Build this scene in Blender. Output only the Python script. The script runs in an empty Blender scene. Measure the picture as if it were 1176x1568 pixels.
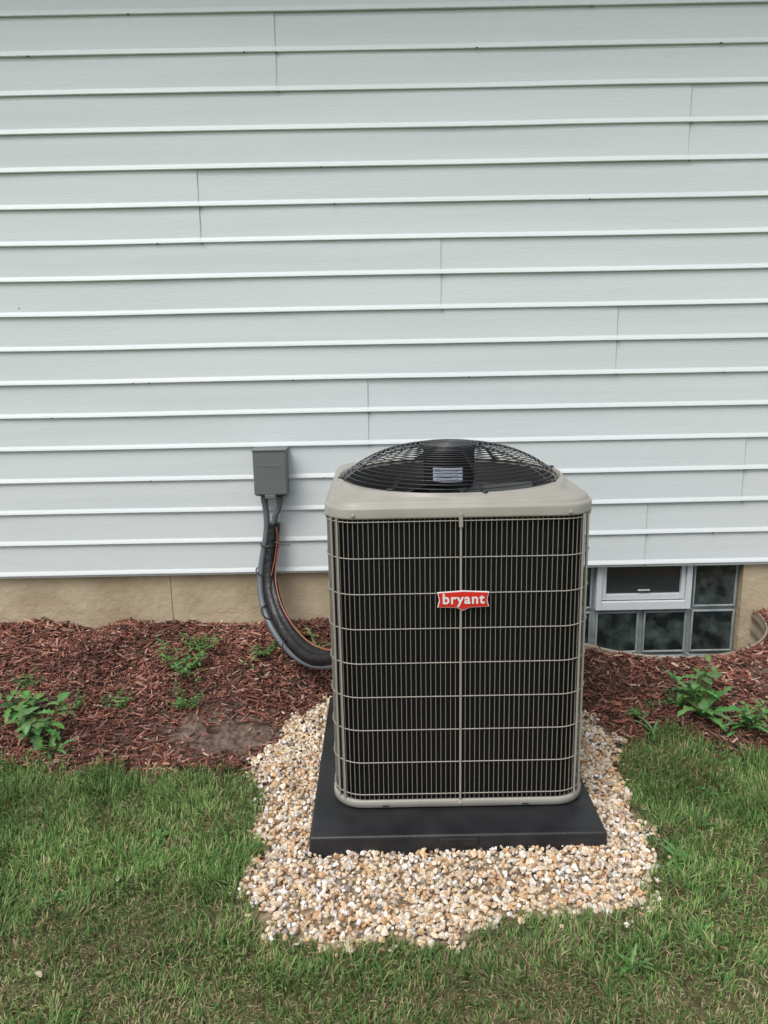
import bpy, bmesh, math, random
import numpy as np
from mathutils import Matrix, Vector
random.seed(7); rng=np.random.default_rng(11)
scene=bpy.context.scene
scene.view_settings.view_transform='Standard'
scene.view_settings.look='None'
scene.view_settings.exposure=0

# ------------------------------------------------------------------ helpers
def link(o,parent=None):
    scene.collection.objects.link(o)
    if parent: o.parent=parent
    return o
def empty(name,loc=(0,0,0)):
    o=bpy.data.objects.new(name,None); o.location=(0,0,0); o.empty_display_size=.1
    return link(o)
def mesh_np(name,V,F,mat,parent=None,col=None,smooth=False):
    """V (n,3) ; F (m,k) all same k"""
    V=np.asarray(V,dtype=np.float32); F=np.asarray(F,dtype=np.int32)
    me=bpy.data.meshes.new(name); k=F.shape[1]
    me.vertices.add(len(V)); me.vertices.foreach_set('co',V.ravel())
    me.loops.add(F.size); me.loops.foreach_set('vertex_index',F.ravel())
    me.polygons.add(len(F)); me.polygons.foreach_set('loop_start',np.arange(0,F.size,k,dtype=np.int32))
    me.polygons.foreach_set('use_smooth',np.full(len(F),smooth,dtype=bool))
    if col is not None:
        a=me.color_attributes.new('Col','FLOAT_COLOR','POINT')
        c=np.ones((len(V),4),dtype=np.float32); c[:,:3]=col
        a.data.foreach_set('color',c.ravel())
    me.update(calc_edges=True); me.validate()
    me.materials.append(mat)
    return link(bpy.data.objects.new(name,me),parent)
def mesh_py(name,V,F,mat,parent=None,smooth=False,bevel=0,seg=2):
    me=bpy.data.meshes.new(name); me.from_pydata([tuple(v) for v in V],[],F); me.update()
    bm=bmesh.new(); bm.from_mesh(me); bmesh.ops.recalc_face_normals(bm,faces=bm.faces); bm.to_mesh(me); bm.free()
    for p in me.polygons: p.use_smooth=smooth
    me.materials.append(mat)
    o=link(bpy.data.objects.new(name,me),parent)
    if bevel:
        m=o.modifiers.new('b','BEVEL'); m.width=bevel; m.segments=seg; m.limit_method='ANGLE'; m.angle_limit=math.radians(40)
    return o
def boxVF(x0,x1,y0,y1,z0,z1):
    V=[(x0,y0,z0),(x1,y0,z0),(x1,y1,z0),(x0,y1,z0),(x0,y0,z1),(x1,y0,z1),(x1,y1,z1),(x0,y1,z1)]
    F=[(0,3,2,1),(4,5,6,7),(0,1,5,4),(1,2,6,5),(2,3,7,6),(3,0,4,7)]
    return V,F
def boxes(name,bl,mat,parent=None,bevel=0,smooth=False):
    V=[];F=[]
    for b in bl:
        v,f=boxVF(*b); n=len(V); V+=v; F+=[tuple(i+n for i in q) for q in f]
    return mesh_py(name,V,F,mat,parent,smooth,bevel)
def curve(name,pts,r,mat,parent=None,res=12,cyc=False):
    cu=bpy.data.curves.new(name,'CURVE'); cu.dimensions='3D'; cu.bevel_depth=r; cu.bevel_resolution=4; cu.resolution_u=res; cu.use_fill_caps=True
    sp=cu.splines.new('NURBS'); sp.points.add(len(pts)-1)
    for i,p in enumerate(pts): sp.points[i].co=(*p,1)
    sp.use_endpoint_u=not cyc; sp.use_cyclic_u=cyc; sp.order_u=4
    cu.materials.append(mat)
    return link(bpy.data.objects.new(name,cu),parent)
def vnoise(x,y,scale,seed=0):
    """smooth value noise 0..1"""
    x=np.asarray(x)*scale+100.3; y=np.asarray(y)*scale+57.7
    xi=np.floor(x).astype(np.int64); yi=np.floor(y).astype(np.int64); fx=x-xi; fy=y-yi
    fx=fx*fx*(3-2*fx); fy=fy*fy*(3-2*fy)
    def h(a,b):
        n=(a*374761393+b*668265263+seed*1442695041)&0x7fffffff
        n=((n^(n>>13))*1274126177)&0x7fffffff
        n=(n^(n>>16))&0xffff
        return n/65535.
    return (h(xi,yi)*(1-fx)+h(xi+1,yi)*fx)*(1-fy)+(h(xi,yi+1)*(1-fx)+h(xi+1,yi+1)*fx)*fy
def sstep(a,b,x):
    t=np.clip((x-a)/(b-a),0,1); return t*t*(3-2*t)
def inpoly(x,y,P):
    P=np.array(P); r=np.zeros(np.shape(x),bool); j=len(P)-1
    for i in range(len(P)):
        xi,yi=P[i]; xj,yj=P[j]
        c=((yi>y)!=(yj>y))&(x<(xj-xi)*(y-yi)/((yj-yi)+1e-12)+xi)
        r^=c; j=i
    return r

# ------------------------------------------------------------------ materials
def mat(name,base=(.5,.5,.5),rough=.6,metal=0,spec=.5):
    m=bpy.data.materials.new(name); m.use_nodes=True
    b=m.node_tree.nodes['Principled BSDF']
    b.inputs['Base Color'].default_value=(*base,1); b.inputs['Roughness'].default_value=rough
    b.inputs['Metallic'].default_value=metal; b.inputs['Specular IOR Level'].default_value=spec
    return m,m.node_tree,b
def noise_mat(name,c1,c2,scale=8,rough=.6,bump=.2,bscale=None,metal=0,stretch=(1,1,1),spec=.5,dist=.01,detail=6):
    m,t,b=mat(name,c1,rough,metal,spec)
    tc=t.nodes.new('ShaderNodeTexCoord'); mp=t.nodes.new('ShaderNodeMapping'); mp.inputs['Scale'].default_value=stretch
    t.links.new(tc.outputs['Object'],mp.inputs['Vector'])
    n=t.nodes.new('ShaderNodeTexNoise'); n.inputs['Scale'].default_value=scale; n.inputs['Detail'].default_value=detail
    t.links.new(mp.outputs[0],n.inputs['Vector'])
    r=t.nodes.new('ShaderNodeValToRGB'); r.color_ramp.elements[0].position=.35; r.color_ramp.elements[1].position=.65
    r.color_ramp.elements[0].color=(*c1,1); r.color_ramp.elements[1].color=(*c2,1)
    t.links.new(n.outputs['Fac'],r.inputs[0]); t.links.new(r.outputs[0],b.inputs['Base Color'])
    n2=t.nodes.new('ShaderNodeTexNoise'); n2.inputs['Scale'].default_value=bscale or scale*6; n2.inputs['Detail'].default_value=5
    t.links.new(mp.outputs[0],n2.inputs['Vector'])
    bp=t.nodes.new('ShaderNodeBump'); bp.inputs['Strength'].default_value=bump; bp.inputs['Distance'].default_value=dist
    t.links.new(n2.outputs['Fac'],bp.inputs['Height']); t.links.new(bp.outputs[0],b.inputs['Normal'])
    return m
def col_mat(name,rough=.7,spec=.3,nscale=60,amt=.35,transl=0,bump=0):
    m,t,b=mat(name,(1,1,1),rough,0,spec)
    a=t.nodes.new('ShaderNodeAttribute'); a.attribute_name='Col'
    tc=t.nodes.new('ShaderNodeTexCoord')
    n=t.nodes.new('ShaderNodeTexNoise'); n.inputs['Scale'].default_value=nscale; n.inputs['Detail'].default_value=4
    t.links.new(tc.outputs['Object'],n.inputs['Vector'])
    mr=t.nodes.new('ShaderNodeMapRange'); mr.inputs['From Min'].default_value=.3; mr.inputs['From Max'].default_value=.7
    mr.inputs['To Min'].default_value=1-amt; mr.inputs['To Max'].default_value=1+amt
    t.links.new(n.outputs['Fac'],mr.inputs['Value'])
    mx=t.nodes.new('ShaderNodeVectorMath'); mx.operation='SCALE'
    t.links.new(a.outputs['Color'],mx.inputs[0]); t.links.new(mr.outputs[0],mx.inputs['Scale'])
    t.links.new(mx.outputs[0],b.inputs['Base Color'])
    if bump:
        bp=t.nodes.new('ShaderNodeBump'); bp.inputs['Strength'].default_value=bump; bp.inputs['Distance'].default_value=.01
        t.links.new(n.outputs['Fac'],bp.inputs['Height']); t.links.new(bp.outputs[0],b.inputs['Normal'])
    if transl:
        tr=t.nodes.new('ShaderNodeBsdfTranslucent'); t.links.new(mx.outputs[0],tr.inputs['Color'])
        ms=t.nodes.new('ShaderNodeMixShader'); ms.inputs[0].default_value=transl
        out=t.nodes['Material Output']
        t.links.new(b.outputs[0],ms.inputs[1]); t.links.new(tr.outputs[0],ms.inputs[2]); t.links.new(ms.outputs[0],out.inputs[0])
    return m

M_siding=noise_mat('siding_vinyl',(.675,.725,.735),(.72,.77,.78),scale=1.3,rough=.4,bump=.2,bscale=26,stretch=(.5,1,9),dist=.005,spec=.4)
M_found=noise_mat('painted_concrete',(.40,.32,.21),(.56,.47,.33),scale=3.5,rough=.9,bump=.6,bscale=30,spec=.2,detail=9)
M_gap=mat('dark_gap',(.01,.01,.01),.9)[0]
M_seam=mat('lap_painted_shadow',(.42,.45,.46),.7)[0]  # darkened siding tone, paints the shade line along panel laps
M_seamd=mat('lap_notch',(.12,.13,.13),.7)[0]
M_unit=noise_mat('painted_steel_beige',(.315,.30,.262),(.36,.345,.305),scale=9,rough=.40,bump=.05,bscale=300,dist=.001)
M_wire=mat('grille_wire_beige',(.34,.32,.28),.45)[0]
M_black=mat('black_wire',(.022,.024,.026),.25)[0]
M_dark=mat('dark_interior',(.02,.02,.021),.7)[0]
M_blade=mat('fan_blade',(.06,.062,.066),.42)[0]
M_motor=noise_mat('motor_black',(.02,.02,.022),(.035,.035,.037),scale=30,rough=.5,bump=.1)
M_pad=noise_mat('pad_plastic',(.011,.012,.014),(.024,.025,.028),scale=9,rough=.45,bump=.35,bscale=120,dist=.003)
M_box=noise_mat('grey_enclosure',(.135,.155,.15),(.15,.17,.165),scale=5,rough=.5,bump=.05,bscale=200,dist=.001)
M_conduit=mat('grey_conduit',(.13,.15,.17),.38)[0]
M_foam=noise_mat('foam_insulation',(.006,.006,.007),(.016,.016,.017),scale=30,rough=.40,bump=.7,bscale=35,dist=.008)
M_copper=mat('copper_wire',(.36,.13,.08),.5)[0]
M_red=mat('badge_red',(.66,.03,.018),.35)[0]
M_white=mat('badge_white',(.8,.8,.8),.4)[0]
M_label=mat('label_white',(.58,.64,.72),.4)[0]
M_ink=mat('label_ink',(.08,.1,.2),.5)[0]
M_vinylw=mat('window_vinyl',(.66,.69,.71),.4)[0]
M_mortar=noise_mat('block_mortar',(.24,.28,.28),(.38,.42,.42),scale=12,rough=.6,bump=.3)
M_galv=noise_mat('galvanised_steel',(.30,.25,.19),(.42,.37,.30),scale=7,rough=.6,bump=.15,metal=.1)
M_roof=noise_mat('roof_shingle',(.05,.05,.05),(.09,.085,.08),scale=20,rough=.95,bump=.6)
def glass_mat():
    m,t,b=mat('dark_glass',(.02,.03,.03),.08,0,.8)
    tc=t.nodes.new('ShaderNodeTexCoord'); n=t.nodes.new('ShaderNodeTexNoise'); n.inputs['Scale'].default_value=11; n.inputs['Detail'].default_value=3
    r=t.nodes.new('ShaderNodeValToRGB'); r.color_ramp.elements[0].position=.42; r.color_ramp.elements[1].position=.75
    r.color_ramp.elements[0].color=(.012,.02,.02,1); r.color_ramp.elements[1].color=(.10,.13,.12,1)  # lighter noise patches paint the reflections inside the glass blocks
    t.links.new(tc.outputs['Object'],n.inputs['Vector']); t.links.new(n.outputs['Fac'],r.inputs[0]); t.links.new(r.outputs[0],b.inputs['Base Color'])
    bp=t.nodes.new('ShaderNodeBump'); bp.inputs['Strength'].default_value=.2; bp.inputs['Distance'].default_value=.01
    t.links.new(n.outputs['Fac'],bp.inputs['Height']); t.links.new(bp.outputs[0],b.inputs['Normal'])
    return m
M_glass=glass_mat()
M_vglass=mat('vent_glass',(.035,.045,.045),.06,0,.8)[0]
M_coil=mat('coil_fins',(.004,.004,.0045),.7)[0]
M_ground=col_mat('ground_soil',.95,.1,nscale=45,amt=.5,bump=1.0)
M_grass=col_mat('grass_blades',.5,.3,nscale=30,amt=.15,transl=.3)
M_gravel=col_mat('gravel_stone',.65,.4,nscale=160,amt=.22)
M_mulch=col_mat('mulch_wood',.8,.25,nscale=140,amt=.35)
M_leaf=col_mat('leaf',.45,.4,nscale=60,amt=.2,transl=.25)

# ------------------------------------------------------------------ layout data
GRAVEL=[(-.27,3.15),(-.33,3.04),(-.422,2.97),(-.43,2.85),(-.467,2.746),(-.52,2.64),(-.503,2.55),(-.427,2.41),(-.446,2.24),(-.40,2.076),(-.444,1.938),(-.354,1.80),(-.2226,1.724),(-.1275,1.697),(0,1.75),(.083,1.70),(.187,1.729),(.293,1.81),(.461,1.803),(.625,1.82),(.726,1.879),(.7356,1.948),(.796,2.01),(.813,2.195),(.831,2.407),(.837,2.579),(.904,2.695),(.855,2.88),(.807,2.978),(.7,3.15),(.3,3.27),(0,3.25)]
BX=[-9,-1.43,-1.2,-.94,-.695,-.53,-.42,0,.75,.86,.92,1.02,1.15,1.27,1.38,9]
BY=[2.55,2.557,2.58,2.527,2.54,2.56,2.45,2.4,2.4,2.60,2.68,2.71,2.655,2.535,2.54,2.6]
WC=(1.30,3.65); WA=.55; WB=.53; RIM=.185
PX0,PX1,PY0,PY1=-.249,.664,2.08,3.05
def well_d(x,y,e=0): return np.sqrt(((x-WC[0])/(WA+e))**2+((y-WC[1])/(WB+e))**2)
def gz(x,y,hole=True):
    x=np.asarray(x,float); y=np.asarray(y,float)
    w=sstep(.5,.9,x)
    t=np.clip((y-2.45)/(1.15*(1-w)+.75*w),0,1)
    bed=.175*t
    dx=np.maximum(np.maximum(PX0-x,x-PX1),0); dy=np.maximum(np.maximum(PY0-y,y-PY1),0)
    dd=np.hypot(dx,dy)
    k=sstep(.12,.50,dd)
    bed=bed*k
    bn=sstep(2.5,2.75,y)*k
    z=bed+bn*((vnoise(x,y,2.3,1)-.5)*.05+(vnoise(x,y,7,2)-.5)*.035)+(vnoise(x,y,5,3)-.5)*.012
    z=z-.050*np.exp(-(((x+.66)/.22)**2+((y-2.80)/.13)**2))
    z=z-.05*np.exp(-(((x+1.45)/.13)**2+((y-3.62)/.15)**2))-.02*np.exp(-(((x+.75)/.10)**2+((y-3.62)/.12)**2))
    z=z+(1-bn)*(vnoise(x,y,1.5,9)-.5)*.03*sstep(.2,.5,dd)
    wd=well_d(x,y)
    near=np.exp(-((np.maximum(wd-1,0))/.30)**2)*sstep(.75,.95,x)
    z=z*(1-near)+(RIM-.012)*near
    if hole:
        z=np.where((well_d(x,y,.012)<1)&(y<3.70),-.5,z)
        z=np.where((np.abs(x-WC[0])<WA+.04)&(y>3.60)&(y<4.1),-.5,z)
    return z
def bnd(x): return np.interp(x,BX,BY)+ (vnoise(x,np.zeros_like(x),9,4)-.5)*.07

# ------------------------------------------------------------------ ground
def axis(lo,hi,step,far):
    a=list(np.arange(lo,hi,step)); out=[]; d=step; p=hi
    while p<far: out.append(p); d*=1.35; p+=d
    out.append(far); inn=[]; d=step*1.35; p=lo-d
    while p>-far: inn.append(p); d*=1.35; p-=d
    inn.append(-far)
    return np.array(inn[::-1]+a+out)
gx=axis(-2.6,2.7,.02,120); gy=axis(1.2,4.2,.02,120)
X,Y=np.meshgrid(gx,gy); Z=gz(X,Y)
Z=Z+(rng.random(Z.shape)-.5)*.006*(np.abs(X)<3)*(Y<3.6)*(Y>1.2)
V=np.stack([X.ravel(),Y.ravel(),Z.ravel()],1); nx=len(gx); ny=len(gy)
I=np.arange(nx*ny).reshape(ny,nx)
F=np.stack([I[:-1,:-1].ravel(),I[:-1,1:].ravel(),I[1:,1:].ravel(),I[1:,:-1].ravel()],1)
xx=X.ravel(); yy=Y.ravel()
soil=np.array([.085,.055,.042]); under=np.array([.11,.10,.05]); lawn=np.array([.09,.15,.045]); sand=np.array([.35,.27,.18]); bare=np.array([.15,.11,.088])
c=np.tile(soil,(len(xx),1))
isl=yy<bnd(xx); c[isl]=under
far=(np.hypot(xx,yy-2)>3.0)&isl|(yy>4.5); c[far]=lawn
ig=inpoly(xx,yy,GRAVEL); c[ig]=sand*.7
bp=np.clip(np.exp(-(((xx+.64)/.28)**2+((yy-2.80)/.17)**2))*1.6,0,1); bp=np.maximum(bp,np.clip(np.exp(-(((xx-1.75)/.2)**2+((yy-3.0)/.14)**2))*1.5,0,1))
m_=~isl&~ig; c[m_]=c[m_]*(1-bp[m_,None])+bare*bp[m_,None]
mesh_np('ground',V,F,M_ground,None,c,True)

# ------------------------------------------------------------------ instancing of little solids into one mesh
def euler_R(a,b,g):
    ca,sa,cb,sb,cg,sg=np.cos(a),np.sin(a),np.cos(b),np.sin(b),np.cos(g),np.sin(g)
    R=np.empty((len(a),3,3))
    R[:,0,0]=cg*cb; R[:,0,1]=cg*sb*sa-sg*ca; R[:,0,2]=cg*sb*ca+sg*sa
    R[:,1,0]=sg*cb; R[:,1,1]=sg*sb*sa+cg*ca; R[:,1,2]=sg*sb*ca-cg*sa
    R[:,2,0]=-sb; R[:,2,1]=cb*sa; R[:,2,2]=cb*ca
    return R
def scatter(name,T,TF,P,S,R,cols,m,jit=0,parent=None,facets=0):
    n=len(P); k=len(T)
    v=np.broadcast_to(T,(n,k,3))*1.0
    for _ in range(facets):
        d=rng.normal(0,1,(n,3)); d/=np.linalg.norm(d,axis=1)[:,None]
        q=rng.uniform(.35,.8,(n,1)); e=np.maximum(np.einsum('nkj,nj->nk',v,d)-q,0)
        v=v-e[:,:,None]*d[:,None,:]
    if jit: v=v*(1+rng.uniform(-jit,jit,(n,k,1)))
    v=v*S[:,None,:]
    v=np.einsum('nij,nkj->nki',R,v)+P[:,None,:]
    f=(TF[None]+ (np.arange(n)*k)[:,None,None]).reshape(-1,TF.shape[1])
    return mesh_np(name,v.reshape(-1,3),f,m,parent,np.repeat(cols,k,0))
bm=bmesh.new(); bmesh.ops.create_icosphere(bm,subdivisions=2,radius=1)
icoV=np.array([v.co[:] for v in bm.verts]); icoF=np.array([[v.index for v in f.verts] for f in bm.faces]); bm.free()

# gravel
n=33000
px=rng.uniform(-.62,1.0,n); py=rng.uniform(1.6,3.35,n)
jx=px+(vnoise(px,py,22,31)-.5)*.08; jy=py+(vnoise(px,py,22,32)-.5)*.08
ok=inpoly(jx,jy,GRAVEL)&~((px>PX0+.02)&(px<PX1-.02)&(py>PY0+.02)&(py<PY1-.02))
px,py=px[ok],py[ok]
ns=150; a=rng.integers(0,len(GRAVEL),ns); G=np.array(GRAVEL)
sx=G[a,0]+rng.normal(0,.03,ns); sy=G[a,1]+rng.normal(0,.03,ns)
px=np.r_[px,sx]; py=np.r_[py,sy]; n=len(px)
lay=rng.random(n)
pz=gz(px,py)-.004+lay*.020+(vnoise(px,py,12,33)-.5)*.014
s=rng.uniform(.0042,.0100,n)
S=np.stack([s*rng.uniform(1.0,1.6,n),s*rng.uniform(.8,1.2,n),s*rng.uniform(.6,1.0,n)],1)
R=euler_R(rng.normal(0,.6,n),rng.normal(0,.6,n),rng.uniform(0,6.28,n))
pal=np.array([[.76,.65,.49],[.70,.50,.30],[.60,.37,.20],[.86,.83,.78],[.72,.58,.42],[.34,.31,.28],[.62,.49,.39],[.44,.27,.16],[.80,.73,.62]])
ci=rng.choice(len(pal),n,p=[.17,.16,.09,.15,.17,.06,.08,.04,.08])
cols=np.minimum(pal[ci]*rng.uniform(.72,1.14,(n,1)),.9)
scatter('gravel',icoV,icoF,np.stack([px,py,pz],1),S,R,cols,M_gravel,jit=.05,facets=6)

# mulch
def mulch_pts(n,x0,x1):
    px=rng.uniform(x0,x1,n); py=rng.uniform(2.35,3.67,n)
    b=bnd(px)+rng.normal(0,.02,n)
    g=inpoly(px+rng.normal(0,.012,n),py+rng.normal(0,.012,n),GRAVEL)
    ok=(py>b)&~g&(well_d(px,py,.010)>1)&~((px>-.3)&(px<.72)&(py>2.2)&(py<3.1))
    bare=np.exp(-(((px+.62)/.28)**2+((py-2.80)/.155)**2))
    ok&=rng.random(n)>bare*1.05
    bare2=np.exp(-(((px-1.75)/.16)**2+((py-3.0)/.12)**2))
    ok&=rng.random(n)>bare2*.9
    return px[ok],py[ok]
a1,b1=mulch_pts(44000,-2.1,2.3); a2,b2=mulch_pts(9000,-4.5,-2.1); a3,b3=mulch_pts(9000,2.3,4.6)
px=np.r_[a1,a2,a3]; py=np.r_[b1,b2,b3]; n=len(px)
kind=rng.random(n)
L=np.where(kind<.5,rng.uniform(.005,.014,n),rng.uniform(.012,.030,n))
W=np.where(kind<.5,rng.uniform(.0015,.004,n),rng.uniform(.002,.0066,n)); H=rng.uniform(.0008,.0022,n)
pz=gz(px,py,False)+rng.random(n)**1.5*.020
R=euler_R(rng.normal(0,.5,n),rng.normal(0,.3,n),rng.uniform(0,6.28,n))
T=np.array([(-1,-.5,-1),(.9,-.8,-1),(1.05,.5,-1),(-.9,.9,-1),(-1,-.5,1),(.9,-.8,1),(1.05,.5,1),(-.9,.9,1)],float)
TF=np.array([(0,3,2),(0,2,1),(4,5,6),(4,6,7),(0,1,5),(0,5,4),(1,2,6),(1,6,5),(2,3,7),(2,7,6),(3,0,4),(3,4,7)])
pal=np.array([[.22,.09,.063],[.16,.062,.045],[.30,.135,.098],[.085,.042,.032],[.40,.23,.175],[.05,.030,.024],[.48,.35,.27]])
ci=rng.choice(len(pal),n,p=[.28,.20,.19,.13,.11,.05,.04])
cols=pal[ci]*rng.uniform(.7,1.25,(n,1))*(.72+.56*vnoise(px,py,4,12))[:,None]
scatter('mulch_bed',T,TF,np.stack([px,py,pz],1),np.stack([L,W,H],1),R,cols,M_mulch,jit=.15)

# grass
def grass_pts(n,x0,x1,y0,y1):
    px=rng.uniform(x0,x1,n); py=rng.uniform(y0,y1,n)
    b=bnd(px)+rng.normal(0,.022,n)
    g=inpoly(px+(vnoise(px,py,25,41)-.5)*.05,py+(vnoise(px,py,25,42)-.5)*.05,GRAVEL)
    ok=(py<b)&~g
    thin=vnoise(px,py,6,15)*.5+vnoise(px,py,17,16)*.5
    ok&=rng.random(n)<np.clip(.15+thin*1.5,0,1)
    return px[ok],py[ok]
parts=[grass_pts(170000,-1.6,1.75,1.25,2.80),grass_pts(26000,-3.6,-1.6,.8,2.7),grass_pts(26000,1.75,3.8,.8,2.75),grass_pts(22000,-1.6,1.75,.2,1.25)]
px=np.concatenate([p[0] for p in parts]); py=np.concatenate([p[1] for p in parts]); n=len(px)
pz=gz(px,py)-.004
pn=vnoise(px,py,1.6,21)*.4+vnoise(px,py,4.5,22)*.4+vnoise(px,py,12,27)*.2
lush=sstep(.36,.62,pn)
edge=sstep(1.5,2.2,py); lush=np.clip(lush*.65+edge*.40,0,1)
h=rng.uniform(.026,.064,n)*(.62+.62*lush)*(.65+.7*vnoise(px,py,12,23))
w=rng.uniform(.0010,.0022,n)
az=rng.uniform(0,6.28,n); caz=vnoise(px,py,6,24)*12.6; mixd=rng.random(n)<.55; az=np.where(mixd,caz+rng.normal(0,.6,n),az)
lean=np.abs(rng.normal(.65,.45,n))
dead=rng.random(n)<(.06+.36*(1-lush)**1.3); lean=np.where(dead,lean+.6,lean); h=np.where(dead,h*.8,h)
lv=np.array([0,.4,.75,1.0]); wd=np.array([1,.9,.6,0])
dirx,diry=np.cos(az),np.sin(az); tx,ty=-diry,dirx
ang=lean[:,None]*np.array([.4,.9,1.5])[None]; ang=np.clip(ang,0,1.75)
seg=np.diff(lv)[None]*h[:,None]
ho=np.concatenate([np.zeros((n,1)),np.cumsum(seg*np.sin(ang),1)],1); ve=np.concatenate([np.zeros((n,1)),np.cumsum(seg*np.cos(ang),1)],1)
ve=np.maximum(ve,.001)
C=np.stack([px[:,None]+dirx[:,None]*ho,py[:,None]+diry[:,None]*ho,pz[:,None]+ve],2)
Tn=np.stack([tx,ty,rng.uniform(-.4,.4,n)],1)
Vs=[]
for i in range(3):
    o=Tn*(w*wd[i])[:,None]; Vs+= [C[:,i]-o,C[:,i]+o]
Vs.append(C[:,3]); V=np.stack(Vs,1)
TFg=np.array([(0,1,3),(0,3,2),(2,3,5),(2,5,4),(4,5,6)])
F=(TFg[None]+(np.arange(n)*7)[:,None,None]).reshape(-1,3)
ga=np.array([.085,.205,.05]); gb=np.array([.21,.36,.11]); gy_=np.array([.40,.47,.18]); dd_=np.array([.52,.42,.26])
t=rng.random((n,1)); colr=ga*(1-t)+gb*t
u=(rng.random((n,1))<.10+.22*(1-lush[:,None])); colr=np.where(u,gy_*rng.uniform(.7,1.1,(n,1)),colr)
colr=np.where(dead[:,None],dd_*rng.uniform(.5,1.15,(n,1)),colr)
colr=colr*(.70+.55*vnoise(px,py,3.5,25))[:,None]
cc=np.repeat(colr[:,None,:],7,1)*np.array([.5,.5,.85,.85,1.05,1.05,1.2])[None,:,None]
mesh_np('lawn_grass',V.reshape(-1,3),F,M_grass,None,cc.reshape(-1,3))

# ------------------------------------------------------------------ weeds
def leaf_geo(V,F,C,base,az,length,width,pitch,droop,lobed=0,col=(.06,.13,.03)):
    n=9; cx,cy,cz=base; d=Vector((math.cos(az),math.sin(az),0)); s=Vector((-d.y,d.x,0)); p=Vector(base); st=len(V); a=pitch
    for i in range(n):
        t=i/(n-1)
        w=width*math.sin(math.pi*min(1,t*.93+.05))**.8*(1 if not lobed else (1 if i%2 else .45))
        if t<.12: w=width*.12
        if i==n-1: w=width*.03
        up=Vector((-d.x*math.sin(a),-d.y*math.sin(a),math.cos(a)))
        V+= [tuple(p-s*w+up*w*.35),tuple(p),tuple(p+s*w+up*w*.35)]
        k=random.uniform(.9,1.1)
        C+= [[c*k for c in col],[c*1.35 for c in col],[c*k for c in col]]
        p=p+(d*math.cos(a)+Vector((0,0,1))*math.sin(a))*(length/(n-1)); a-=droop/(n-1)
    for i in range(n-1):
        b=st+i*3; F+= [(b,b+1,b+4,b+3),(b+1,b+2,b+5,b+4)]
def stem_geo(V,F,C,p0,p1,r,col):
    st=len(V)
    for p in (p0,p1):
        for k in range(4): V.append((p[0]+r*math.cos(k*1.571),p[1]+r*math.sin(k*1.571),p[2])); C.append(list(col))
    for k in range(4): F.append((st+k,st+(k+1)%4,st+4+(k+1)%4,st+4+k))
def weed(x,y,kind,size):
    V=[];F=[];C=[]; z=float(gz(x,y,False))-.003
    g=lambda:[v*random.uniform(.75,1.25) for v in (.12,.24,.075)]
    if kind=='rosette':
        for i in range(13):
            leaf_geo(V,F,C,(x+random.uniform(-.015,.015),y+random.uniform(-.015,.015),z),random.uniform(0,6.28),size*random.uniform(.6,1.15),size*random.uniform(.10,.16),random.uniform(.4,1.25),random.uniform(.6,1.6),1,g())
    elif kind=='broad':
        for s_ in range(6):
            a=random.uniform(0,6.28); l=size*random.uniform(.5,1.0); tx_,ty_=x+math.cos(a)*l*.45,y+math.sin(a)*l*.3; 
            stem_geo(V,F,C,(x,y,z),(tx_,ty_,z+l*.8),.002,(.12,.18,.07))
            for k in range(7):
                t=random.uniform(.35,1); leaf_geo(V,F,C,(x+(tx_-x)*t,y+(ty_-y)*t,z+l*.8*t),random.uniform(0,6.28),size*random.uniform(.16,.34),size*random.uniform(.045,.085),random.uniform(-.1,.7),random.uniform(.3,1.2),k%2,g())
    elif kind=='fine':
        for s_ in range(20):
            a=random.uniform(0,6.28); l=size*random.uniform(.4,1.1); tx_,ty_=x+math.cos(a)*l*.7,y+math.sin(a)*l*.6; hz=l*random.uniform(.3,.9)
            stem_geo(V,F,C,(x,y,z),(tx_,ty_,z+hz),.0012,(.11,.17,.06))
            for k in range(8):
                t=random.uniform(.45,1.05); leaf_geo(V,F,C,(x+(tx_-x)*t,y+(ty_-y)*t,z+hz*t),random.uniform(0,6.28),size*random.uniform(.10,.2),size*random.uniform(.03,.05),random.uniform(-.1,.6),random.uniform(.2,.8),1,g())
    elif kind=='strap':
        for i in range(8):
            leaf_geo(V,F,C,(x,y,z),random.uniform(0,6.28),size*random.uniform(.6,1.1),.006,random.uniform(.5,1.2),random.uniform(.8,1.8),0,g())
    return mesh_np('weed_plant',V,F,M_leaf,None,np.array(C),True)
weed(-1.37,2.74,'broad',.28); weed(-1.48,2.88,'broad',.26); weed(-1.27,2.67,'rosette',.10)
weed(-.905,3.20,'fine',.21); weed(-.86,3.38,'fine',.15); weed(-.84,2.96,'fine',.12); weed(-1.30,2.93,'fine',.10); weed(-1.14,2.97,'fine',.11)
weed(-.57,3.35,'fine',.10); weed(-1.55,3.1,'fine',.10); weed(-.62,3.28,'strap',.07); weed(-.33,3.42,'strap',.16); weed(-.40,3.50,'strap',.12)
weed(1.22,2.76,'rosette',.20); weed(1.20,2.80,'broad',.24); weed(1.36,2.68,'rosette',.14); weed(1.14,2.80,'fine',.10); weed(1.38,2.66,'broad',.15); weed(1.0,2.82,'fine',.10)
weed(.88,2.02,'rosette',.08); weed(.60,1.62,'rosette',.06); weed(1.02,2.70,'strap',.10); weed(.98,2.2,'rosette',.07); weed(-1.9,2.9,'broad',.2); weed(2.1,2.9,'fine',.15)
weed(-.75,2.2,'rosette',.05); weed(-.95,1.9,'rosette',.05); weed(.80,1.72,'rosette',.06); weed(1.12,2.35,'rosette',.06)
V=[];F=[];C=[]
for (x,y) in [(-.86,1.60),(-.80,2.0)]:
    leaf_geo(V,F,C,(x,y,float(gz(x,y))+.02),random.uniform(0,6.28),.03,.007,.2,.6,0,(.45,.38,.28))
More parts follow.
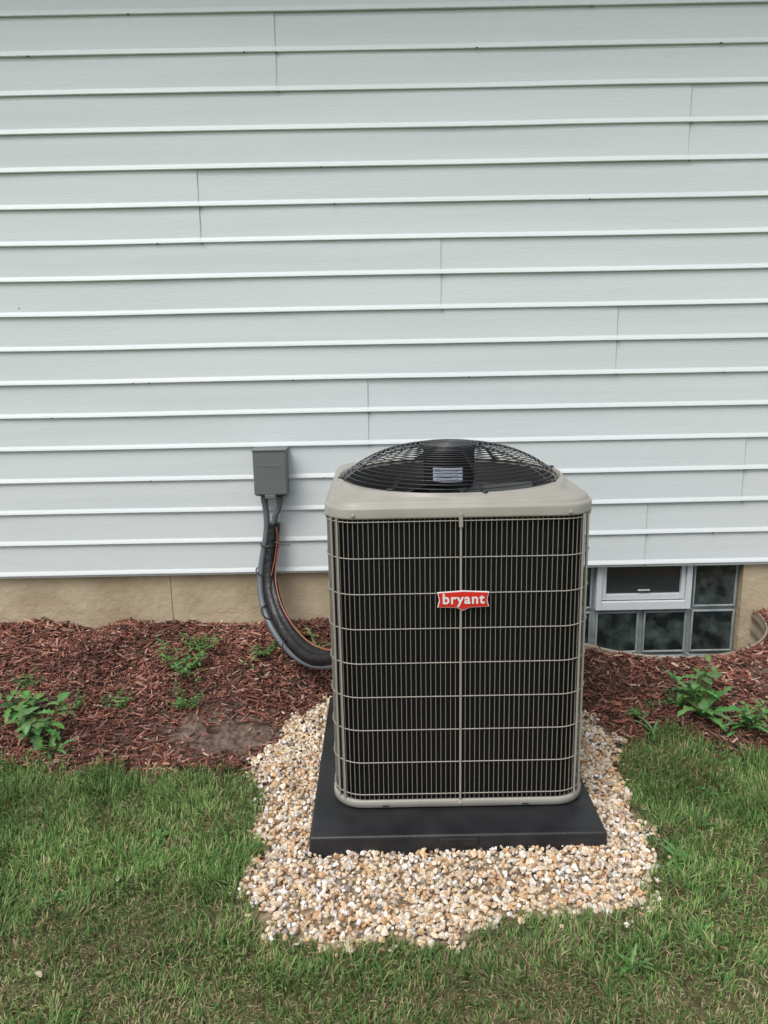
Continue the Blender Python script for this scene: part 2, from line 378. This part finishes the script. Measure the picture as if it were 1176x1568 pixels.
mesh_np('dead_leaves',V,F,M_leaf,None,np.array(C),True)

# ------------------------------------------------------------------ house
house=empty('house')
S_=.1548; Z0=.444; YF=3.65; XL,XR=-5.2,6.2; NP=10
seams={0:-2.4,1:1.715,2:-.087,3:1.075,4:.259,5:-.823,6:1.354,7:-.45,8:.9,9:-1.2}
V=[];F=[]; shade_strips=[]; notch=[]
prof=[(.013,.0005),(.0030,.0000),(.0008,.0012),(.0,.0035),(.0012,.0070),(.0030,.0120),(.0070,.0200),(.0085,.024),(.0098,.060),(.0112,S_-.020),(.0120,S_+.006)]
for p in range(NP):
    xs=[seams[p]+k*3.66 for k in range(-3,4)]
    xs=[x for x in xs if XL<x<XR]; xs=[XL]+xs+[XR]
    for k in range(len(xs)-1):
        off=.0022 if k%2 else 0.0
        xa=xs[k]-(.02 if (k and off) else 0); xb=xs[k+1]+(.02 if (off and k<len(xs)-2) else 0)
        for c_ in range(2):
            z0=Z0+(p*2+c_)*S_; st=len(V); nseg=max(2,int((xb-xa)/.25))
            for j in range(nseg+1):
                x=xa+(xb-xa)*j/nseg
                wob=(vnoise(x,z0,1.7,50)-.5)*.0035
                wy=(vnoise(x,z0*3,2.2,51)-.5)*.003
                for (yo,zo) in prof: V.append((x,YF+yo-off+float(wy),z0+zo+float(wob)))
            m=len(prof)
            for j in range(nseg):
                for i in range(m-1):
                    a=st+j*m+i; F.append((a,a+m,a+m+1,a+1))
            if off:
                for xe,sg in ((xa,-1),(xb,1)):
                    if XL+.05<xe<XR-.05:
                        shade_strips.append((min(xe,xe+sg*.0018),max(xe,xe+sg*.0018),YF+.0070,YF+.0105,z0+.024,z0+S_-.002))
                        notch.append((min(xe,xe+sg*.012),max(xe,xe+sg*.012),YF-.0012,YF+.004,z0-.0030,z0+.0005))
mesh_py('siding',V,F,M_siding,house)
boxes('lap_shade_strips',shade_strips,M_seam,house)
boxes('lap_notches',notch,M_seamd,house)
boxes('sheathing',[(XL,XR,YF+.022,YF+.15,Z0-.002,Z0+NP*2*S_)],M_gap,house)
boxes('corner_post',[(XL-.08,XL,YF-.012,YF+.15,Z0-.01,Z0+NP*2*S_),(XR,XR+.08,YF-.012,YF+.15,Z0-.01,Z0+NP*2*S_)],M_vinylw,house,bevel=.004)
boxes('starter_strip',[(XL,XR,YF+.010,YF+.021,Z0-.012,Z0+.004)],M_siding,house)
ZE=Z0+NP*2*S_
boxes('eave',[(XL-.4,XR+.4,YF-.50,YF+.3,ZE+.12,ZE+.30)],M_vinylw,house,bevel=.01)
boxes('frieze',[(XL,XR,YF-.01,YF+.15,ZE+.001,ZE+.119)],M_vinylw,house)
rx0,rx1=XL-.45,XR+.45
mesh_py('roof',[(rx0,YF-.55,ZE+.30),(rx1,YF-.55,ZE+.30),(rx1,YF+4,ZE+2.4),(rx0,YF+4,ZE+2.4),(rx0,YF+8.4,ZE+.30),(rx1,YF+8.4,ZE+.30),(rx0,YF-.55,ZE+.34),(rx1,YF-.55,ZE+.34),(rx1,YF+4,ZE+2.45),(rx0,YF+4,ZE+2.45),(rx0,YF+8.4,ZE+.34),(rx1,YF+8.4,ZE+.34)],[(0,1,2,3),(3,2,5,4),(6,7,8,9),(9,8,11,10),(0,1,7,6),(4,5,11,10),(0,3,9,6),(3,4,10,9),(1,2,8,7),(2,5,11,8)],M_roof,house)
boxes('side_walls',[(XL,XL+.12,YF+.151,YF+8,Z0,ZE+.25),(XR-.12,XR,YF+.151,YF+8,Z0,ZE+.25)],M_siding,house)
wl=[]
for i in range(26):
    x=random.uniform(-2,2.2); c_=random.randint(0,17); z=Z0+c_*S_+.0006
    wl.append((x,x+random.uniform(.006,.010),YF-.0026,YF+.004,z-.001,z+.0028))
wl.append((-1.66,-1.655,YF+.007,YF+.012,1.72,1.725))
boxes('weep_holes',wl,M_gap,house)
WX0,WX1=.815,1.79; FY=3.685; WZB=-.30
boxes('foundation',[(XL,WX0,FY,FY+.25,-.6,Z0+.02),(WX1,XR,FY,FY+.25,-.6,Z0+.02),(WX0,WX1,FY,FY+.25,-.6,WZB)],M_found,house)
M_joint=mat('joint_line',(.2,.17,.12),.9)[0]
boxes('foundation_joint',[(x,x+.003,FY-.0015,FY+.01,-.2,Z0) for x in (-1.075,2.6,-2.9)],M_joint,house)
cw=(WX1-WX0)/4; rows=[.43,.187,-.056,-.30]
mort=[];blk=[]
GYp=3.725
mort.append((WX0,WX1,GYp+.012,GYp+.06,WZB,Z0+.02))
for r in range(3):
    for c_ in range(4):
        if r==0 and c_ in(1,2): continue
        x0=WX0+c_*cw+.022; x1=WX0+(c_+1)*cw-.022; z1=rows[r]-.018; z0=rows[r+1]+.018
        blk.append((x0,x1,GYp-.004,GYp+.02,z0,z1))
boxes('block_mortar',mort,M_mortar,house)
fr=[]
for b in blk:
    x0,x1,y0,y1,z0,z1=b; e=.009
    fr+=[(x0-e,x0,y0-.006,y1,z0-e,z1+e),(x1,x1+e,y0-.006,y1,z0-e,z1+e),(x0,x1,y0-.006,y1,z0-e,z0),(x0,x1,y0-.006,y1,z1,z1+e)]
boxes('glass_block_edges',fr,M_mortar,house,bevel=.003)
boxes('glass_blocks',blk,M_glass,house,bevel=.004)
vx0,vx1=WX0+cw+.004,WX0+3*cw-.004; vz0,vz1=.192,.47
def framebox(x0,x1,z0,z1,w,wb,y0,y1): return [(x0,x0+w,y0,y1,z0,z1),(x1-w,x1,y0,y1,z0,z1),(x0+w,x1-w,y0,y1,z0,z0+wb),(x0+w,x1-w,y0,y1,z1-w,z1)]
boxes('vent_frame',framebox(vx0,vx1,vz0,vz1,.028,.045,GYp-.03,GYp+.02),M_vinylw,house,bevel=.003)
boxes('vent_sash',framebox(vx0+.03,vx1-.03,vz0+.05,vz1-.03,.022,.03,GYp-.018,GYp+.015),M_vinylw,house,bevel=.003)
boxes('vent_glass',[(vx0+.05,vx1-.05,GYp,GYp+.006,vz0+.075,vz1-.05)],M_vglass,house)
boxes('vent_latch',[((vx0+vx1)/2-.03,(vx0+vx1)/2+.03,GYp-.025,GYp-.019,vz0+.10,vz0+.106)],M_vinylw,house)

# window well
V=[];F=[]; n=96; rowsz=[]
zz=-.5
while zz<RIM-.01: rowsz.append(zz); zz+=.0125
rowsz.append(RIM)
prof=[(math.sin((z+.5)/.075*6.283)*.006,z) for z in rowsz]+[(.003,RIM+.002),(.010,RIM+.002),(.012,RIM-.002),(.011,RIM-.02)]
for i in range(n+1):
    a=math.pi+math.pi*i/n; ca,sa=math.cos(a),math.sin(a)
    for (o,z) in prof: V.append((WC[0]+(WA+o)*ca,min(3.684,WC[1]+.03+(WB+.03+o)*sa),z))
m=len(prof)
for i in range(n):
    for j in range(m-1): a=i*m+j; F.append((a,a+1,a+m+1,a+m))
mesh_py('window_well',V,F,M_galv,None,smooth=True)

# ------------------------------------------------------------------ disconnect box + lines
dis=empty('electrical_disconnect_box')
bx0,bx1=-.607,-.451; bz0,bz1=.837,1.060; by=3.548
boxes('enclosure',[(bx0+.004,bx1-.004,by+.02,YF+.012,bz0+.004,bz1-.006)],M_box,dis,bevel=.004)
boxes('cover',[(bx0,bx1,by,by+.07,bz0+.012,bz1)],M_box,dis,bevel=.006)
boxes('cover_lip',[(bx0-.002,bx1+.002,by-.004,YF+.002,bz1-.004,bz1+.003)],M_box,dis,bevel=.002)
boxes('hasp',[(bx0+.05,bx0+.10,by-.006,by+.01,bz0-.004,bz0+.014)],M_box,dis,bevel=.002)
mesh_py('embossed_arrow',[(bx0+.03,by-.0015,.985),(bx0+.105,by-.0015,.985),(bx0+.105,by-.0015,.975),(bx0+.14,by-.0015,.990),(bx0+.105,by-.0015,1.005),(bx0+.105,by-.0015,.995),(bx0+.03,by-.0015,.995)],[(0,1,2,3,4,5,6)],mat('arrow_grey',(.16,.18,.175),.5)[0],dis)
for o_ in (.038,.112):
    curve('conduit_nut',[(bx0+o_,3.60,bz0-.004),(bx0+o_,3.60,bz0-.016),(bx0+o_,3.60,bz0-.026),(bx0+o_,3.60,bz0-.034)],.017,M_conduit,dis)
ls=empty('refrigerant_line_set')
curve('grey_flex_conduit',[(bx0+.038,3.60,.83),(bx0+.040,3.60,.78),(-.558,3.60,.72),(-.572,3.595,.62),(-.600,3.585,.50),(-.607,3.54,.38),(-.570,3.46,.27),(-.49,3.36,.185),(-.39,3.22,.15),(-.28,3.09,.17),(-.17,3.0,.24)],.0150,M_conduit,ls)
curve('conduit_whip',[(bx0+.112,3.60,.83),(bx0+.112,3.60,.79),(bx0+.10,3.60,.76),(-.525,3.60,.735),(-.53,3.602,.70)],.013,M_conduit,ls)
foam=[(-.530,3.605,.700),(-.535,3.60,.63),(-.552,3.59,.54),(-.563,3.56,.43),(-.548,3.50,.335),(-.49,3.40,.245),(-.41,3.28,.19),(-.33,3.16,.18),(-.25,3.08,.21),(-.15,3.0,.27)]
curve('black_insulation',foam,.031,M_foam,ls)
curve('black_insulation_wrap',[(x+.016,y+.008,z+.022) for x,y,z in foam[3:-1]],.023,M_foam,ls)
curve('liquid_line',[(-.507,3.60,.70),(-.505,3.59,.62),(-.520,3.575,.54),(-.532,3.55,.46),(-.512,3.49,.365),(-.468,3.41,.300),(-.385,3.29,.240),(-.30,3.17,.232),(-.22,3.09,.25),(-.15,3.02,.29)],.0034,M_copper,ls)
curve('thermostat_wire',[(-.515,3.57,.69),(-.508,3.565,.64),(-.520,3.56,.58),(-.530,3.555,.52),(-.545,3.53,.46)],.0020,M_copper,ls)
for k,(x,y,z) in enumerate([(-.550,3.595,.60),(-.575,3.57,.47),(-.545,3.46,.30),(-.43,3.29,.19)]):
    bpy.ops.mesh.primitive_torus_add(major_radius=.040,minor_radius=.003,location=(x-.004,y,z),rotation=(.3*k+.1,.25*k,0))
    t=bpy.context.object; t.name='tie_wrap'; t.scale=(1.1,.85,1); t.data.materials.append(M_black); t.parent=ls
curve('tie_tail',[(-.53,3.57,.615),(-.50,3.56,.612),(-.47,3.55,.60),(-.45,3.55,.605)],.0022,M_black,ls)
V,F=boxVF(-.545,-.505,3.625,3.66,.695,.735)
mesh_py('sealant',V,F,M_white,ls,bevel=.008)

# ------------------------------------------------------------------ pad
pad=empty('equipment_pad')
PT=.065
V,F=boxVF(PX0-.004,PX1+.004,PY0-.004,PY1+.004,-.03,PT)
for i in range(4,8):
    x,y,z=V[i]; V[i]=(x+(.006 if x<0.2 else -.006),y+(.006 if y<2.5 else -.006),z)
mesh_py('slab',V,F,M_pad,pad,bevel=.008,seg=3)
xm=(PX0+PX1)/2
boxes('front_tab',[(xm-.06,xm+.06,PY0-.008,PY0+.01,.035,.058)],M_pad,pad,bevel=.003)

# ------------------------------------------------------------------ air conditioner
ac=empty('air_conditioner_unit')
CX,CY=.2275,2.632
def rr(h,r,nc=10,ns=10):
    P=[]
    for q in range(4):
        a0=q*math.pi/2
        loc=[]
        for i in range(ns): loc.append((h,(h-r)*i/ns))
        for i in range(nc): 
            t=(math.pi/2)*i/nc; loc.append((h-r+r*math.cos(t),h-r+r*math.sin(t)))
        for i in range(ns): loc.append(((h-r)*(1-i/ns),h))
        for x,y in loc: P.append((x*math.cos(a0)-y*math.sin(a0),x*math.sin(a0)+y*math.cos(a0)))
    return P
def loft(name,rings,m,smooth=True,closed_top=False,parent=ac):
    V=[];F=[];n=len(rings[0][0])
    for P,z in rings:
        for k,(x,y) in enumerate(P): V.append((CX+x,CY+y,z))
    for i in range(len(rings)-1):
        for k in range(n):
            a=i*n+k; b=i*n+(k+1)%n; F.append((a,b,b+n,a+n))
    if closed_top: F.append(tuple((len(rings)-1)*n+k for k in range(n)))
    return mesh_py(name,V,F,m,parent,smooth)
HW=.407; CR=.10; base=rr(HW,CR)
def circ(r,ref=base):
    return [(r*math.cos(math.atan2(y,x)),r*math.sin(math.atan2(y,x))) for x,y in ref]
def blend(P,Q,t): return [(a[0]*(1-t)+b[0]*t,a[1]*(1-t)+b[1]*t) for a,b in zip(P,Q)]
A=rr(.411,.105); GR=.366; CB=1.026
c1=circ(GR+.010)
R2=rr(.388,.10)
loft('top_cap',[(rr(.402,.10),CB+.010),(rr(.402,.10),CB),(rr(.4115,.105),CB-.001),(A,CB+.004),(rr(.411,.105),CB+.026),(rr(.4095,.105),CB+.031),(rr(.405,.103),CB+.0345),(rr(.403,.102),CB+.0355),(rr(.4015,.102),CB+.041),(rr(.3975,.101),CB+.0465),(rr(.391,.10),CB+.050),(blend(R2,c1,.12),CB+.0525),(blend(R2,c1,.40),CB+.0555),(blend(R2,c1,.46),CB+.0565),(blend(R2,c1,.60),CB+.066),(blend(R2,c1,.68),CB+.068),(blend(R2,c1,.95),CB+.0665),(c1,CB+.063),(circ(GR+.003),CB+.056),(circ(GR-.006),CB+.052)],M_unit)
loft('fan_throat',[(circ(GR-.006),CB+.0525),(circ(GR-.02),CB+.03),(circ(GR-.05),CB-.02),(circ(GR-.06),CB-.12),(circ(.1),CB-.30)],M_dark,closed_top=True)
loft('coil',[(rr(.385,.09),.085),(rr(.385,.09),CB+.005)],M_coil)
def perim(h,r,step):
    P=rr(h,r,24,40); P.append(P[0]); P=np.array(P); d=np.r_[0,np.cumsum(np.hypot(*np.diff(P,axis=0).T))]
    n=int(round(d[-1]/step)); n-=n%8
    L=d[-1]; s=(np.arange(n))/n*L
    x=np.interp(s,d,P[:,0]); y=np.interp(s,d,P[:,1])
    e=1e-3; x2=np.interp((s+e)%L,d,P[:,0]); y2=np.interp((s+e)%L,d,P[:,1]); t=np.stack([x2-x,y2-y],1); t/=np.linalg.norm(t,axis=1)[:,None]
    return np.stack([x,y],1),t
def posts(name,h,r,step,w,dp,z0,z1,m):
    P,T_=perim(h,r,step); V=[];F=[]
    for p,t in zip(P,T_):
        nrm=np.array([t[1],-t[0]]); st=len(V)
        for z in (z0,z1):
            for a,b in ((-1,-1),(1,-1),(1,1),(-1,1)):
                q=p+t*w*a+nrm*dp*b; V.append((CX+q[0],CY+q[1],z))
        F+=[(st+0,st+1,st+5,st+4),(st+1,st+2,st+6,st+5),(st+2,st+3,st+7,st+6),(st+3,st+0,st+4,st+7)]
    return mesh_py(name,V,F,m,ac)
M_fin=mat('fin_edge',(.008,.008,.0085),.5)[0]
M_vwire=mat('grille_wire_vertical',(.25,.235,.205),.45)[0]
posts('coil_fins',.3875,.092,.0042,.0006,.002,.09,CB,M_fin)
posts('guard_wires_vertical',.4045,.098,.0148,.0009,.0010,.095,CB+.002,M_vwire)
def ringtube(h,r,z,rad,V,F):
    P=rr(h,r,12,6); n=len(P); st=len(V)
    for k in range(n):
        x,y=P[k]; x0,y0=P[k-1]; x1,y1=P[(k+1)%n]; tx_,ty_=x1-x0,y1-y0; l=math.hypot(tx_,ty_); nx_,ny_=ty_/l,-tx_/l
        for a in range(6):
            c_=math.cos(a*math.pi/3)*rad; s_=math.sin(a*math.pi/3)*rad
            V.append((CX+x+nx_*c_,CY+y+ny_*c_,z+s_))
    for k in range(n):
        for a in range(6):
            b=(a+1)%6; k2=(k+1)%n; F.append((st+k*6+a,st+k2*6+a,st+k2*6+b,st+k*6+b))
V=[];F=[]
for i in range(9):
    ringtube(.4072,.10,.116+i*.1124,.0018,V,F)
mesh_py('guard_wires_horizontal',V,F,M_wire,ac,True)
vb=[]
for (sx_,sy_) in ((0,-1),(0,1)):
    vb.append((CX-.0032,CX+.0032,CY+sy_*.4105-.0025,CY+sy_*.4105+.0025,.10,CB))
for sx_ in (-1,1): vb.append((CX+sx_*.4105-.0025,CX+sx_*.4105+.0025,CY-.0032,CY+.0032,.10,CB))
boxes('centre_straps',vb,M_wire,ac,bevel=.001)
V=[];F=[]
for q in range(4):
    for da in (38,52):
        a=math.radians(q*90+da+0); h=.4045-.098; sx_=math.copysign(1,math.cos(a)); sy_=math.copysign(1,math.sin(a))
        x=CX+sx_*h+.104*math.cos(a); y=CY+sy_*h+.104*math.sin(a)
        v,f=boxVF(x-.0028,x+.0028,y-.0028,y+.0028,.09,CB); st=len(V); V+=v; F+=[tuple(i+st for i in q_) for q_ in f]
mesh_py('corner_posts',V,F,M_wire,ac)
loft('base_pan',[(rr(.398,.10),PT+.004),(rr(.4085,.102),PT+.005),(rr(.4115,.103),PT+.007),(rr(.4115,.103),PT+.026),(rr(.4095,.103),PT+.029),(rr(.403,.10),PT+.030)],M_unit)
loft('base_floor',[(rr(.403,.10),PT+.0295),(rr(.386,.09),PT+.022)],M_dark)
loft('base_feet',[(rr(.385,.09),PT-.001),(rr(.385,.09),PT+.006)],M_dark)
def screw(x,y,z,r=.006):
    bpy.ops.mesh.primitive_uv_sphere_add(segments=14,ring_count=8,radius=r,location=(x,y,z)); o=bpy.context.object
    o.scale=(1,.5,1); o.name='screw'; o.data.materials.append(M_unit); o.parent=ac
    for p in o.data.polygons: p.use_smooth=True
for (x,z) in ((CX-.002,CB+.008),(CX-.32,CB+.010),(CX+.325,CB+.010),(CX,PT+.018)): screw(x,CY-.412,z)
screw(CX+.37,CY-.377,CB+.01); screw(CX-.37,CY-.377,CB+.01)
boxes('strap_clip',[(CX-.006,CX+.006,CY-.4165,CY-.410,CB-.03,CB+.014)],M_unit,ac,bevel=.002)
screw(CX-.36,CY-.387,PT+.017,.004); screw(CX+.36,CY-.387,PT+.017,.004)
boxes('drain_slots',[(CX+x,CX+x+.02,CY-.413,CY-.4105,PT+.010,PT+.014) for x in (-.25,.2)],M_gap,ac)
# fan guard
GB=CB+.061; DH=.110
def gprof(r):
    t=r/GR; return GB+DH*(1-t**2.7)**.9 if t<1 else GB
def circtube(R_,z,rad,V,F,seg=96):
    st=len(V)
    for k in range(seg):
        a=k/seg*2*math.pi
        for j in range(6):
            b=j*math.pi/3; rr_=R_+math.cos(b)*rad; V.append((CX+rr_*math.cos(a),CY+rr_*math.sin(a),z+math.sin(b)*rad))
    for k in range(seg):
        for j in range(6):
            j2=(j+1)%6; k2=(k+1)%seg; F.append((st+k*6+j,st+k2*6+j,st+k2*6+j2,st+k*6+j2))
V=[];F=[]
rs=np.linspace(.0,GR,800); zs=np.array([gprof(r) for r in rs]); sl_=np.r_[0,np.cumsum(np.hypot(np.diff(rs),np.diff(zs)))]
tot=sl_[-1]; s0=np.interp(.10,rs,sl_); N=17
for i in range(N+1):
    s=s0+(tot-s0)*i/N; r=float(np.interp(s,sl_,rs)); circtube(r,gprof(r),.0017 if i<N else .0032,V,F)
mesh_py('fan_guard_rings',V,F,M_black,ac,True)
V=[];F=[]
def tube(pts,rad,V,F):
    st=len(V); n=len(pts)
    for i,p in enumerate(pts):
        p=Vector(p); d=(Vector(pts[min(i+1,n-1)])-Vector(pts[max(i-1,0)])).normalized()
        u=d.cross(Vector((0,0,1))); u=u.normalized() if u.length>1e-4 else Vector((1,0,0)); w=u.cross(d)
        for j in range(6):
            b=j*math.pi/3; q=p+u*math.cos(b)*rad+w*math.sin(b)*rad; V.append(tuple(q))
    for i in range(n-1):
        for j in range(6): j2=(j+1)%6; F.append((st+i*6+j,st+i*6+j2,st+(i+1)*6+j2,st+(i+1)*6+j))
for q in range(8):
    for dlt in (-.028,.028):
        a=q*math.pi/4+.2; pts=[]
        for r in np.linspace(.08,GR+.004,16):
            aa=a+dlt*.36/max(r,.1)*.35
            pts.append((CX+r*math.cos(aa),CY+r*math.sin(aa),gprof(r)-.0036))
        tube(pts,.0024,V,F)
mesh_py('fan_guard_spokes',V,F,M_black,ac,True)
V=[];F=[]
for q in range(8):
    a=q*math.pi/4+.2
    x=CX+(GR+.010)*math.cos(a); y=CY+(GR+.010)*math.sin(a)
    tube([(x+.009*math.cos(k*math.pi/5),y+.009*math.sin(k*math.pi/5),GB+.008) for k in range(11)],.0032,V,F)
mesh_py('fan_guard_feet',V,F,M_black,ac,True)
V=[];F=[]
for i,r in enumerate(np.linspace(.012,.098,9)): circtube(float(r),gprof(.1)+.0045-(r/.1)**2*.003,.0022,V,F,64)
mesh_py('cover_rings',V,F,M_blade,ac,True)
def lathe(name,prof,m,seg=48,par=ac):
    V=[];F=[]
    for (r,z) in prof:
        for k in range(seg): a=k/seg*2*math.pi; V.append((CX+r*math.cos(a),CY+r*math.sin(a),z))
    for i in range(len(prof)-1):
        for k in range(seg): F.append((i*seg+k,i*seg+(k+1)%seg,(i+1)*seg+(k+1)%seg,(i+1)*seg+k))
    return mesh_py(name,V,F,m,par,True)
zt=gprof(.1)
lathe('motor_cover',[(.0005,zt-.002),(.085,zt-.003),(.096,zt-.006),(.098,zt-.012)],M_blade)
lathe('motor',[(.098,zt-.012),(.088,zt-.02),(.086,zt-.13),(.075,zt-.145),(.02,zt-.15),(.0005,zt-.15)],M_motor)
V=[];F=[]; r=.0885; zc=1.098; a0=math.radians(262)
for i in range(9):
    a=a0+math.radians(-34+68*i/8); 
    for z in (zc-.024,zc+.024): V.append((CX+r*math.cos(a),CY+r*math.sin(a),z))
for i in range(8): F.append((i*2,i*2+2,i*2+3,i*2+1))
mesh_py('motor_label',V,F,M_label,ac)
V=[];F=[]
for k in range(6):
    z=zc-.017+k*.0068; r=.0892; st=len(V)
    for i in range(5):
        a=a0+math.radians(-28+(38 if k%2 else 52)*i/4)
        for dz in (0,.0022): V.append((CX+r*math.cos(a),CY+r*math.sin(a),z+dz))
    for i in range(4): F.append((st+i*2,st+i*2+2,st+i*2+3,st+i*2+1))
mesh_py('label_text',V,F,M_ink,ac)
V=[];F=[]
for b in range(3):
    a0=b*2.094+.5; st=len(V); nr,na=8,8
    for i in range(nr):
        r=.07+(.285-.07)*i/(nr-1)
        for j in range(na):
            t=j/(na-1); a=a0+t*(1.25)+.25*(i/(nr-1)); z=CB+.0+ (t-.5)*.07
            V.append((CX+r*math.cos(a),CY+r*math.sin(a),z))
    for i in range(nr-1):
        for j in range(na-1): k=st+i*na+j; F.append((k,k+1,k+na+1,k+na))
mesh_py('fan_blades',V,F,M_blade,ac,True)
# badge
bxc,bzc=CX+.007,.770; by_=CY-.4165
def plaque(w,h,y,m,name,d=.004):
    P=[(-w,-h*.72),(-.25*w,-h*.80),(0,-h*1.12),(.25*w,-h*.80),(w,-h*.72),(w*.93,0),(w,h*.85),(0,h),(-w,h*.85),(-w*.93,0)]
    n=len(P); V=[(bxc+x,y,bzc+z) for x,z in P]+[(bxc+x,y+d,bzc+z) for x,z in P]
    F=[tuple(range(n)),tuple(range(2*n-1,n-1,-1))]+[(i,(i+1)%n,(i+1)%n+n,i+n) for i in range(n)]
    return mesh_py(name,V,F,m,ac,bevel=.0008)
plaque(.0785,.0300,by_,M_white,'badge_rim',.006); plaque(.0755,.0275,by_-.0016,M_red,'badge_face',.003)
fc=bpy.data.curves.new('badge_lettering','FONT'); fc.body='bryant'; fc.size=.044; fc.align_x='CENTER'; fc.extrude=.0006; fc.space_character=1.12; fc.offset=.0010
fo=bpy.data.objects.new('badge_lettering',fc); fc.materials.append(M_white); link(fo,ac)
fo.location=(bxc,by_-.0026,bzc-.0095); fo.rotation_euler=(math.pi/2,0,0)

# ------------------------------------------------------------------ light
w=bpy.data.worlds.new('World'); scene.world=w; w.use_nodes=True; t=w.node_tree
bg=t.nodes['Background']; sky=t.nodes.new('ShaderNodeTexSky'); sky.sky_type='NISHITA'; sky.sun_disc=False
EL,AZ=58,215
sky.sun_elevation=math.radians(EL); sky.sun_rotation=math.radians(AZ); sky.dust_density=4; sky.air_density=1.0
hs=t.nodes.new('ShaderNodeHueSaturation'); hs.inputs['Saturation'].default_value=.45; hs.inputs['Value'].default_value=1.1
t.links.new(sky.outputs[0],hs.inputs['Color']); t.links.new(hs.outputs[0],bg.inputs['Color']); bg.inputs['Strength'].default_value=.15
sd=bpy.data.lights.new('sun','SUN'); sd.energy=1.45; sd.angle=math.radians(30); sd.color=(1,.98,.95)
so=bpy.data.objects.new('sun',sd); link(so)
az=math.radians(AZ); el=math.radians(EL)
dirv=Vector((math.sin(az)*math.cos(el),math.cos(az)*math.cos(el),math.sin(el)))
so.rotation_euler=dirv.to_track_quat('Z','Y').to_euler(); so.location=dirv*10

# ------------------------------------------------------------------ camera
cd=bpy.data.cameras.new('camera'); cd.sensor_fit='VERTICAL'; cd.sensor_height=36; cd.lens=27.05; cd.clip_start=.05; cd.clip_end=500
co=bpy.data.objects.new('camera',cd); link(co)
co.matrix_world=Matrix.Translation((0,0,1.531))@Matrix.Rotation(math.radians(90-12.3),4,'X')@Matrix.Rotation(math.radians(-1.1),4,'Z')
scene.camera=co
